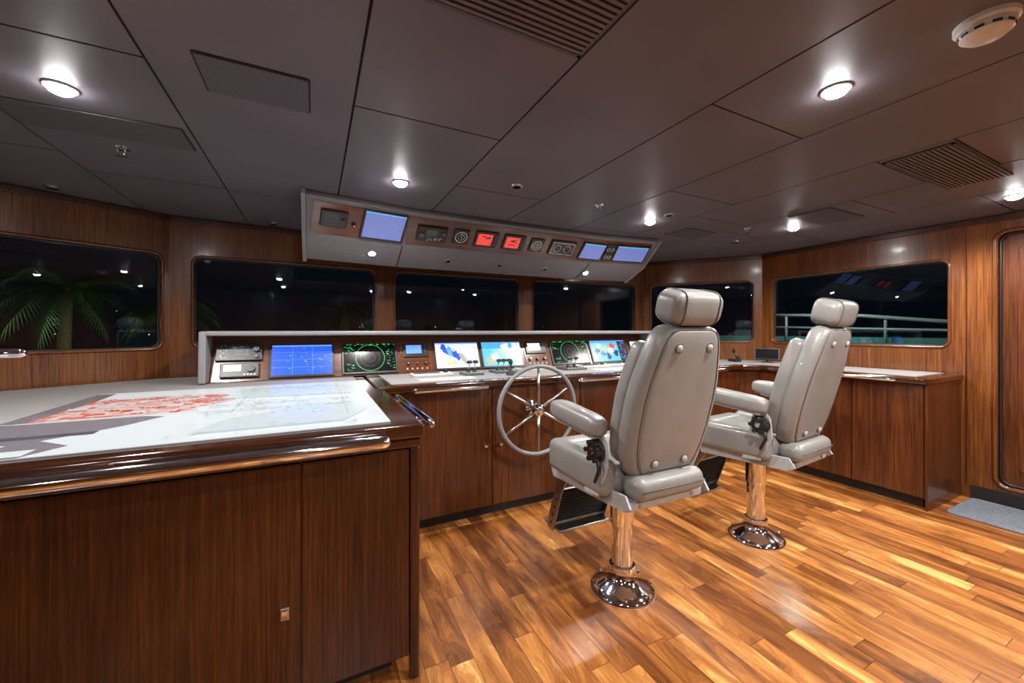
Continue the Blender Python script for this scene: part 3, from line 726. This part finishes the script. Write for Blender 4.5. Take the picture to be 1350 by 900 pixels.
# ------------------------------------------------------------------ desk controls
DZ = HZ+0.003
def control_panel(x0, x1, y0, y1, levers=2, nm='throttle_control'):
    o = root(nm)
    box('plate', (x0, x1), (y0, y1), (DZ, DZ+0.018), M_GREYP, o, bevel=0.005)
    for i in range(levers):
        lx = x0+(x1-x0)*(i+1)/(levers+1); ly = (y0+y1)/2
        lathe('quadrant', [(0.018, -0.01), (0.018, 0.01)], (lx, ly, DZ+0.020), (1, 0, 0), M_BLACK, o, n=24)
        tube('lever', [(lx, ly, DZ+0.03), (lx, ly-0.02, DZ+0.085)], 0.005, M_CHROME, o, n=10)
        lathe('grip', [(0.0, -0.022), (0.011, -0.018), (0.013, 0), (0.011, 0.018), (0, 0.022)], (lx, ly-0.022, DZ+0.095), (1, 0, 0), M_BLACK, o, n=16)
    for i in range(6): lathe('button', [(0.006, 0), (0.006, 0.004)], (x0+0.02+i*(x1-x0-0.04)/5, y0+0.018, DZ+0.018), (0, 0, 1), M_WHITEP if i % 2 else E_GREEN, o, n=10)
control_panel(0.98, 1.12, 2.70, 2.86, 2)
control_panel(1.24, 1.42, 2.74, 2.90, 3, 'thruster_control')
control_panel(1.85, 2.05, 2.68, 2.86, 2)
control_panel(2.75, 2.95, 2.72, 2.88, 1, 'thruster_control')
def keyboard(x0, x1, y0, y1):
    o = root('trackball_keyboard')
    box('case', (x0, x1), (y0, y1), (DZ, DZ+0.018), M_WHITEP, o, bevel=0.005)
    bm = bmesh.new(); n = 11
    for i in range(n):
        for j in range(4):
            r_ = bmesh.ops.create_cube(bm, size=1.0); kx = x0+0.015+(x1-x0-0.11)*(i+0.5)/n; ky = y0+0.012+(y1-y0-0.024)*(j+0.5)/4
            for v in r_['verts']: v.co = V((kx+v.co.x*(x1-x0-0.11)/n*0.8, ky+v.co.y*(y1-y0-0.024)/4*0.8, DZ+0.018+(v.co.z+0.5)*0.005))
    fin('keys', bm, M_GREYP, o)
    lathe('ball', [(0.0, 0.018), (0.01, 0.016), (0.017, 0.008), (0.019, 0.0)][::-1], (x1-0.045, (y0+y1)/2, DZ+0.017), (0, 0, 1), M_BLACKG, o, n=20)
keyboard(0.62, 0.92, 2.80, 2.92); keyboard(1.50, 1.80, 2.84, 2.96); keyboard(2.10, 2.40, 2.80, 2.92); keyboard(2.45, 2.72, 2.86, 2.98)
o = root('paper_chart'); box('sheet', (0.62, 1.0), (2.55, 2.67), (DZ, DZ+0.002), M_PAPER, o); marks('print', Matrix.Translation((0, 0, DZ+0.0022)), 0.64, 0.96, 2.56, 2.66, 0, 60, E_NAVY, o, (0.004, 0.02), (0.001, 0.002))
o = root('paper_chart'); box('sheet', (2.10, 2.45), (2.56, 2.70), (DZ, DZ+0.002), M_PAPER, o); marks('print', Matrix.Translation((0, 0, DZ+0.0022)), 2.12, 2.42, 2.57, 2.69, 0, 60, E_NAVY, o, (0.004, 0.02), (0.001, 0.002))
for x, y in ((1.30, 2.62), (2.62, 2.68)):
    o = root('joystick'); lathe('boot', [(0.035, 0), (0.035, 0.01), (0.02, 0.03), (0.008, 0.04)], (x, y, DZ), (0, 0, 1), M_RUBBER, o, n=20)
    lathe('stick', [(0.006, 0.035), (0.006, 0.07), (0.014, 0.085), (0.015, 0.105), (0.008, 0.115), (0, 0.116)], (x, y, DZ), (0, 0, 1), M_BLACK, o, n=18)
o = root('magnetic_compass'); lathe('bowl', [(0.06, 0), (0.06, 0.01), (0.045, 0.014), (0.045, 0.022), (0.035, 0.038), (0.015, 0.048), (0, 0.05)], (1.14, 3.35, 1.264), (0, 0, 1), M_BLACKG, o)
o = root('radio_handset'); box('cradle', (3.92, 4.0), (2.62, 2.72), (DZ, DZ+0.03), M_BLACK, o, bevel=0.006)
tube('receiver', [(3.95, 2.62, DZ+0.04), (3.94, 2.65, DZ+0.08), (3.95, 2.68, DZ+0.12)], [0.016, 0.012, 0.016], M_BLACK, o)
tube('antenna', [(3.95, 2.68, DZ+0.12), (3.95, 2.685, DZ+0.19)], 0.004, M_BLACK, o, n=8)
o = root('control_monitor'); T = Matrix.Translation((4.15, 2.45, DZ)) @ Matrix.Rotation(math.radians(-62), 4, 'Z')
box('foot', (-0.05, 0.05), (-0.04, 0.04), (0, 0.01), M_BLACK, o, M=T, bevel=0.003); tube('stem', [(0, 0, 0.005), (0, 0.02, 0.07)], 0.01, M_BLACK, o, M=T)
T2 = T @ Matrix.Translation((0, 0.0, 0.085)) @ Matrix.Rotation(math.radians(-20), 4, 'X')
box('case', (-0.11, 0.11), (-0.012, 0.012), (-0.06, 0.06), M_BLACK, o, M=T2, bevel=0.005); box('display', (-0.1, 0.1), (-0.0135, -0.012), (-0.052, 0.052), M_BLACKG, o, M=T2)
o = root('keypad'); box('case', (4.0, 4.12), (2.1, 2.2), (DZ, DZ+0.02), M_BLACK, o, bevel=0.005); box('keys', (4.02, 4.10), (2.12, 2.18), (DZ+0.02, DZ+0.024), M_GREYP, o)

# ------------------------------------------------------------------ helm chairs
def cushion(nm, x, y, z, par, M=I4, b=0.04, segs=5, mat=None, taper=1.0):
    bm = bmesh.new()
    vs = [bm.verts.new(M @ V((a*(taper if c == z[1] else 1), bb, c))) for a in x for bb in y for c in z]
    for f in ((0, 1, 3, 2), (4, 6, 7, 5), (0, 4, 5, 1), (2, 3, 7, 6), (0, 2, 6, 4), (1, 5, 7, 3)): bm.faces.new([vs[i] for i in f])
    return fin(nm, bm, mat or M_LEATH, par, True, b, segs)
def helm_chair(x, y, rot):
    c = root('helm_chair', (x, y, 0)); c.rotation_euler = (0, 0, rot)
    lathe('base_flange', [(0.157, 0), (0.157, 0.010), (0.150, 0.020), (0.125, 0.038), (0.09, 0.056), (0.07, 0.078), (0.062, 0.105), (0.062, 0.125), (0.05, 0.13)], (0, 0, 0), (0, 0, 1), M_CHROME, c, n=48)
    for i in range(8):
        a = i*math.pi/4+0.2
        lathe('bolt_%d' % i, [(0.008, 0.0), (0.008, 0.010), (0.004, 0.014)], (0.135*math.cos(a), 0.135*math.sin(a), 0.026), (0, 0, 1), M_CHROME, c, n=10)
    lathe('pedestal', [(0.050, 0.12), (0.050, 0.34), (0.056, 0.345), (0.056, 0.49), (0.07, 0.50), (0.07, 0.515)], (0, 0, 0), (0, 0, 1), M_CHROME, c, n=40)
    prism('swivel_plate', rrect(-0.16, 0.16, -0.2, 0.2, 0.03), 0.512, 0.526, M_PAINT, c, bevel=0.003)
    for s in (-1, 1):
        sd_ = frame(V((s*0.225-0.006, 0, 0)), (0, 1, 0), (0, 0, 1))
        prism('side_plate', [(-0.31, 0.555), (-0.27, 0.53), (0.20, 0.505), (0.27, 0.50), (0.29, 0.54), (0.25, 0.575), (-0.28, 0.60)], 0, 0.012, M_PAINT, c, M=sd_, bevel=0.003)
        ha = frame(V((s*0.268-0.006, 0, 0)), (0, 1, 0), (0, 0, 1))
        prism('arm_bracket', [(-0.16, 0.56), (-0.06, 0.55), (-0.09, 0.68), (-0.12, 0.80), (-0.10, 0.855), (-0.16, 0.86), (-0.21, 0.80), (-0.22, 0.70)], 0, 0.014, M_PAINT, c, M=ha, bevel=0.004)
        lathe('hinge_knob', [(0.048, 0.0), (0.048, 0.014), (0.036, 0.02), (0.036, 0.034), (0.014, 0.038)], (s*0.274, -0.165, 0.76), (s, 0, 0), M_BLACK, c, n=24)
        lathe('hinge_cap', [(0.014, 0.036), (0.012, 0.043)], (s*0.274, -0.165, 0.76), (s, 0, 0), M_CHROME, c, n=16)
        for i in range(6):
            a = i*math.pi/3
            lathe('knob_lobe', [(0.011, 0.0), (0.011, 0.034)], (s*0.281, -0.165+0.038*math.cos(a), 0.76+0.038*math.sin(a)), (s, 0, 0), M_BLACK, c, n=10)
        tube('arm_lever', [(s*0.291, -0.18, 0.745), (s*0.296, -0.20, 0.69), (s*0.296, -0.17, 0.63)], [0.010, 0.009, 0.007], M_BLACK, c, n=8)
        Ma = Matrix.Translation((s*0.285, -0.18, 0.862)) @ Matrix.Rotation(math.radians(5), 4, 'X')
        superell('armrest_%s' % ('l' if s < 0 else 'r'), (0, 0.158, 0.0), 0.05, 0.046, 0.182, 0.42, 0.62, M_LEATH, c, Ma)
        box('armrest_base', (-0.03, 0.03), (0.0, 0.28), (-0.050, -0.03), M_PAINT, c, M=Ma, bevel=0.005)
    cushion('seat_cushion', (-0.225, 0.225), (-0.21, 0.285), (0.565, 0.685), c, I4, 0.045, 6)
    cushion('seat_front_roll', (-0.235, 0.235), (0.16, 0.315), (0.545, 0.70), c, I4, 0.06, 7)
    for s in (-1, 1):
        cushion('seat_bolster', (s*0.235-0.045, s*0.235+0.045), (-0.2, 0.25), (0.56, 0.715), c, I4, 0.036, 6)
    box('seat_pan', (-0.22, 0.22), (-0.28, 0.27), (0.526, 0.566), M_PAINT, c, bevel=0.01)
    for s in (-1, 1): lathe('pan_screw', [(0.008, 0), (0.008, 0.004)], (s*0.15, -0.28, 0.546), (0, -1, 0), M_STEEL, c, n=12)
    cushion('lumbar_roll', (-0.195, 0.195), (-0.325, -0.20), (0.568, 0.668), c, I4, 0.042, 7)
    tube('roll_seam', [(-0.178, -0.326, 0.618), (0.178, -0.326, 0.618)], 0.003, M_LEATH2, c, n=6)
    F = frame(V((0, -0.225, 0.655)), (1, 0, 0), (0, -0.25, 0.968))
    half = [(0.0, 0.170), (0.03, 0.194), (0.10, 0.220), (0.20, 0.234), (0.33, 0.236), (0.42, 0.226), (0.50, 0.208), (0.57, 0.190), (0.62, 0.170), (0.645, 0.145), (0.655, 0.11)]
    outl = [(w, u) for u, w in half]+[(-w, u) for u, w in reversed(half)]
    def crowned(nm, outline, z0, z1, crown, bev, mat=M_LEATH, segs=6):
        cy = sum(p[1] for p in outline)/len(outline); n = len(outline)
        bm = bmesh.new()
        lo = [bm.verts.new(F @ V((p[0], p[1], z0))) for p in outline]
        hi = [bm.verts.new(F @ V((p[0], p[1], z1))) for p in outline]
        rings_ = [hi]
        for k, zc in ((0.86, 0.45), (0.68, 0.8), (0.4, 0.97)):
            rings_.append([bm.verts.new(F @ V((p[0]*k, cy+(p[1]-cy)*(1-(1-k)*0.75), z1+crown*zc))) for p in outline])
        bm.faces.new(lo[::-1]); bm.faces.new(rings_[-1])
        for i in range(n): bm.faces.new([lo[i], lo[(i+1) % n], hi[(i+1) % n], hi[i]])
        for a_, b_ in zip(rings_, rings_[1:]):
            for i in range(n): bm.faces.new([a_[i], a_[(i+1) % n], b_[(i+1) % n], b_[i]])
        return fin(nm, bm, mat, c, True, bev, segs)
    crowned('backrest_shell', outl, -0.045, 0.035, 0.014, 0.030)
    inn = [(w*0.80, 0.03+u*0.94) for u, w in half]+[(-w*0.80, 0.03+u*0.94) for u, w in reversed(half)]
    crowned('backrest_rear_panel', inn, 0.030, 0.046, 0.010, 0.012, segs=4)
    tube('rear_piping', [(p[0]*1.03, p[1], 0.0425) for p in inn], 0.003, M_LEATH2, c, n=6, closed=True, M=F)
    for s in (-1, 1):
        bo = [(s*w-s*0.075, u) for u, w in half[1:8]]+[(s*w-s*0.006, u) for u, w in reversed(half[1:8])]
        prism('back_bolster', bo, -0.11, -0.03, M_LEATH, c, M=F, bevel=0.03, segs=6, smooth=True)
        for u, xx in ((0.575, 0.085), (0.075, 0.085)):
            lathe('button', [(0.015, 0.0), (0.015, 0.006), (0.010, 0.010), (0.001, 0.011)], (s*xx, u, 0.052), (0, 0, 1), M_PAINT, c, n=20, M=F)
            lathe('button_cup', [(0.021, 0.0), (0.021, 0.003)], (s*xx, u, 0.052), (0, 0, 1), M_LEATH2, c, n=20, M=F)
        tube('headrest_post', [(s*0.055, 0.62, 0), (s*0.055, 0.70, 0)], 0.008, M_CHROME, c, n=10, M=F)
    box('badge', (0.085, 0.155), (0.012, 0.032), (0.050, 0.055), M_CHROME, c, M=F)
    prism('seat_panel', [(-0.14, -0.10), (0.14, -0.10), (0.15, 0.02), (-0.15, 0.02)], -0.01, 0.0, M_LEATH, c, M=F)
    HC = 0.727
    superell('headrest', (0, HC, -0.012), 0.138, 0.066, 0.071, 0.55, 0.42, M_LEATH, c, F, 56, 28)
    for s in (-1, 1):
        tube('headrest_seam', [(s*0.092, HC+math.copysign(abs(math.sin(t))**0.55, math.sin(t))*0.0705, -0.012+math.copysign(abs(math.cos(t))**0.55, math.cos(t))*0.0655) for t in [2*math.pi*i/36 for i in range(36)]], 0.0024, M_LEATH2, c, n=6, closed=True, M=F)
    for s in (-1, 1):
        fr = frame(V((s*0.175-0.004, 0, 0)), (0, 1, 0), (0, 0, 1))
        prism('footrest_arm', [(0.20, 0.51), (0.30, 0.51), (0.325, 0.43), (0.40, 0.24), (0.42, 0.16), (0.36, 0.155), (0.335, 0.22), (0.27, 0.40)], 0, 0.008, M_STEEL, c, M=fr, bevel=0.002)
        for hy, hz in ((0.297, 0.40), (0.316, 0.35), (0.336, 0.30), (0.356, 0.25), (0.374, 0.20)):
            lathe('hole', [(0.010, -0.006), (0.010, 0.006)], (s*0.175, hy+0.003, hz), (1, 0, 0), M_BLACK, c, n=14)
    FF = frame(V((0, 0.385, 0.19)), (-1, 0, 0), (0, -0.11, 0.25))
    box('footrest_panel', (-0.17, 0.17), (0, 0.24), (-0.006, 0.006), M_BLACK, c, M=FF, bevel=0.002)
    for i in range(12):
        box('rib', (-0.165, 0.165), (0.01+i*0.019, 0.018+i*0.019), (-0.012, 0.012), M_RUBBER, c, M=FF)
    box('foot_plate', (-0.17, 0.17), (0.30, 0.46), (0.165, 0.18), M_STEEL, c, bevel=0.004)
helm_chair(1.353, 1.494, math.radians(-1))
helm_chair(2.42, 1.495, math.radians(5))

fm = root('door_mat')
prism('pile', rrect(3.93, 4.43, 0.15, 1.11, 0.03), 0.0, 0.012, M_MAT, fm, bevel=0.004)

# ------------------------------------------------------------------ outside
M_GND = simple('dark_water', (0.004, 0.006, 0.008), 0.2)
box('ground', (-60, 60), (-60, 80), (-3.3, -3.02), M_GND)
M_HULL = simple('bulwark_paint', (0.12, 0.32, 0.28), 0.4)
bw = root('bulwark')
pts = [(5.6, -2.5), (5.6, 3.2), (5.2, 4.3), (4.0, 5.2), (2.0, 5.7), (0.3, 5.6), (-1.6, 5.0), (-3.4, 3.6), (-4.4, 1.8)]
for a, b2 in zip(pts, pts[1:]):
    A = V((*a, 0)); B = V((*b2, 0)); M = frame(A, B-A, (0, 0, 1))
    box('plate', (0, (B-A).length), (-0.6, 1.19 if a[0] > 4.5 else 1.04), (-0.05, 0), M_HULL, bw, M=M)
hr_ = root('deck_handrail')
tube('rail', [(5.5, 0.6, 1.26), (5.5, 1.6, 1.36), (5.5, 2.2, 1.43), (5.5, 3.2, 1.47)], 0.02, M_WHITEP, hr_)
tube('rail', [(5.5, 0.6, 1.23), (5.5, 1.6, 1.27), (5.5, 3.2, 1.31)], 0.014, M_WHITEP, hr_)
for y in (1.0, 2.0, 3.0): tube('stanchion', [(5.5, y, 1.1), (5.5, y, 1.24+0.07*y)], 0.014, M_WHITEP, hr_)
dl = bpy.data.lights.new('deck_light', 'POINT'); dl.energy = 30; dl.shadow_soft_size = 0.06; dl.color = (0.8, 1.0, 0.95)
do_ = bpy.data.objects.new('deck_light', dl); do_.location = (4.9, 2.6, 1.98); COL.objects.link(do_)
M_TRUNK = simple('palm_trunk', (0.16, 0.12, 0.08), 0.9, 0, 0.4, 30)
M_FROND = simple('palm_frond', (0.035, 0.085, 0.022), 0.6, 0, 0.4, 10)
def palm(x, y, h, seed, r=1.5, e=9):
    rr = random.Random(seed); o = root('palm_tree', (x, y, -3.0))
    tube('trunk', [(0, 0, 0.0), (0.05, 0, h*0.5), (0.12, 0.05, h)], [0.17, 0.12, 0.10], M_TRUNK, o, n=12)
    bm = bmesh.new()
    for i in range(24):
        a = rr.uniform(0, 2*math.pi); el = rr.uniform(-0.3, 1.1); ln = rr.uniform(r*0.7, r)
        prevp = None
        for k in range(26):
            t = k/25; rr_ = ln*t
            p = V((0.12+math.cos(a)*rr_*math.cos(el*0.6), 0.05+math.sin(a)*rr_*math.cos(el*0.6), h+math.sin(el)*rr_-1.1*t*t*ln*0.6))
            if prevp is not None:
                d = (p-prevp).normalized(); sd_ = d.cross(V((0, 0, 1))).normalized(); wv = 0.30*math.sin(math.pi*min(1, t*0.9+0.08))
                for s in (-1, 1):
                    tip = p+sd_*s*wv+d*0.18-V((0, 0, 0.16)); b3 = p-d*0.02
                    bm.faces.new([bm.verts.new(prevp), bm.verts.new(b3), bm.verts.new(tip)])
            prevp = p
    fin('fronds', bm, M_FROND, o)
    ld = bpy.data.lights.new('palm_fill_light', 'POINT'); ld.energy = e; ld.shadow_soft_size = 0.1; ld.color = (0.9, 1, 0.7)  # bare point light added near the crown to brighten the palm
    l_ = bpy.data.objects.new('palm_fill_light', ld); l_.location = (0.6, -1.6, h*0.85); COL.objects.link(l_); l_.parent = o
palm(-5.0, 12.1, 5.2, 1, 1.5, 34); palm(-3.5, 13.4, 4.8, 2, 1.3, 24); palm(1.2, 20, 5.2, 3, 1.8, 8); palm(9.5, 20, 5.0, 4, 1.8, 8); palm(-9.0, 15.0, 5.4, 6, 1.8, 26)
M_FAR = emis('distant_light', (1.0, 0.85, 0.6), 2.0)
bm = bmesh.new(); rr = random.Random(5)
for i in range(26):
    x = rr.uniform(-30, 34); zz_ = 1.0+rr.choice((0, 0, 1, 2))*rr.uniform(-0.4, 0.8)
    bmesh.ops.create_icosphere(bm, subdivisions=1, radius=rr.uniform(0.02, 0.045), matrix=Matrix.Translation((x, 34+rr.uniform(-3, 3), zz_)))
fin('distant_shore_lights', bm, M_FAR)

w = bpy.data.worlds.new('night'); scene.world = w; w.use_nodes = True
w.node_tree.nodes['Background'].inputs['Color'].default_value = (0.002, 0.0035, 0.006, 1)
w.node_tree.nodes['Background'].inputs['Strength'].default_value = 1.0

# ------------------------------------------------------------------ camera
cam = bpy.data.cameras.new('camera'); cam.sensor_width = 36; cam.lens = 36*520/1350
cam.shift_y = -15/1350; cam.clip_start = 0.02; cam.clip_end = 300
co = bpy.data.objects.new('camera', cam); COL.objects.link(co)
co.location = (0, 0, 1.27); co.rotation_euler = (math.radians(90), 0, -math.atan(0.5))
scene.camera = co
scene.view_settings.view_transform = 'Standard'
scene.view_settings.look = 'None'
scene.view_settings.exposure = 0.15
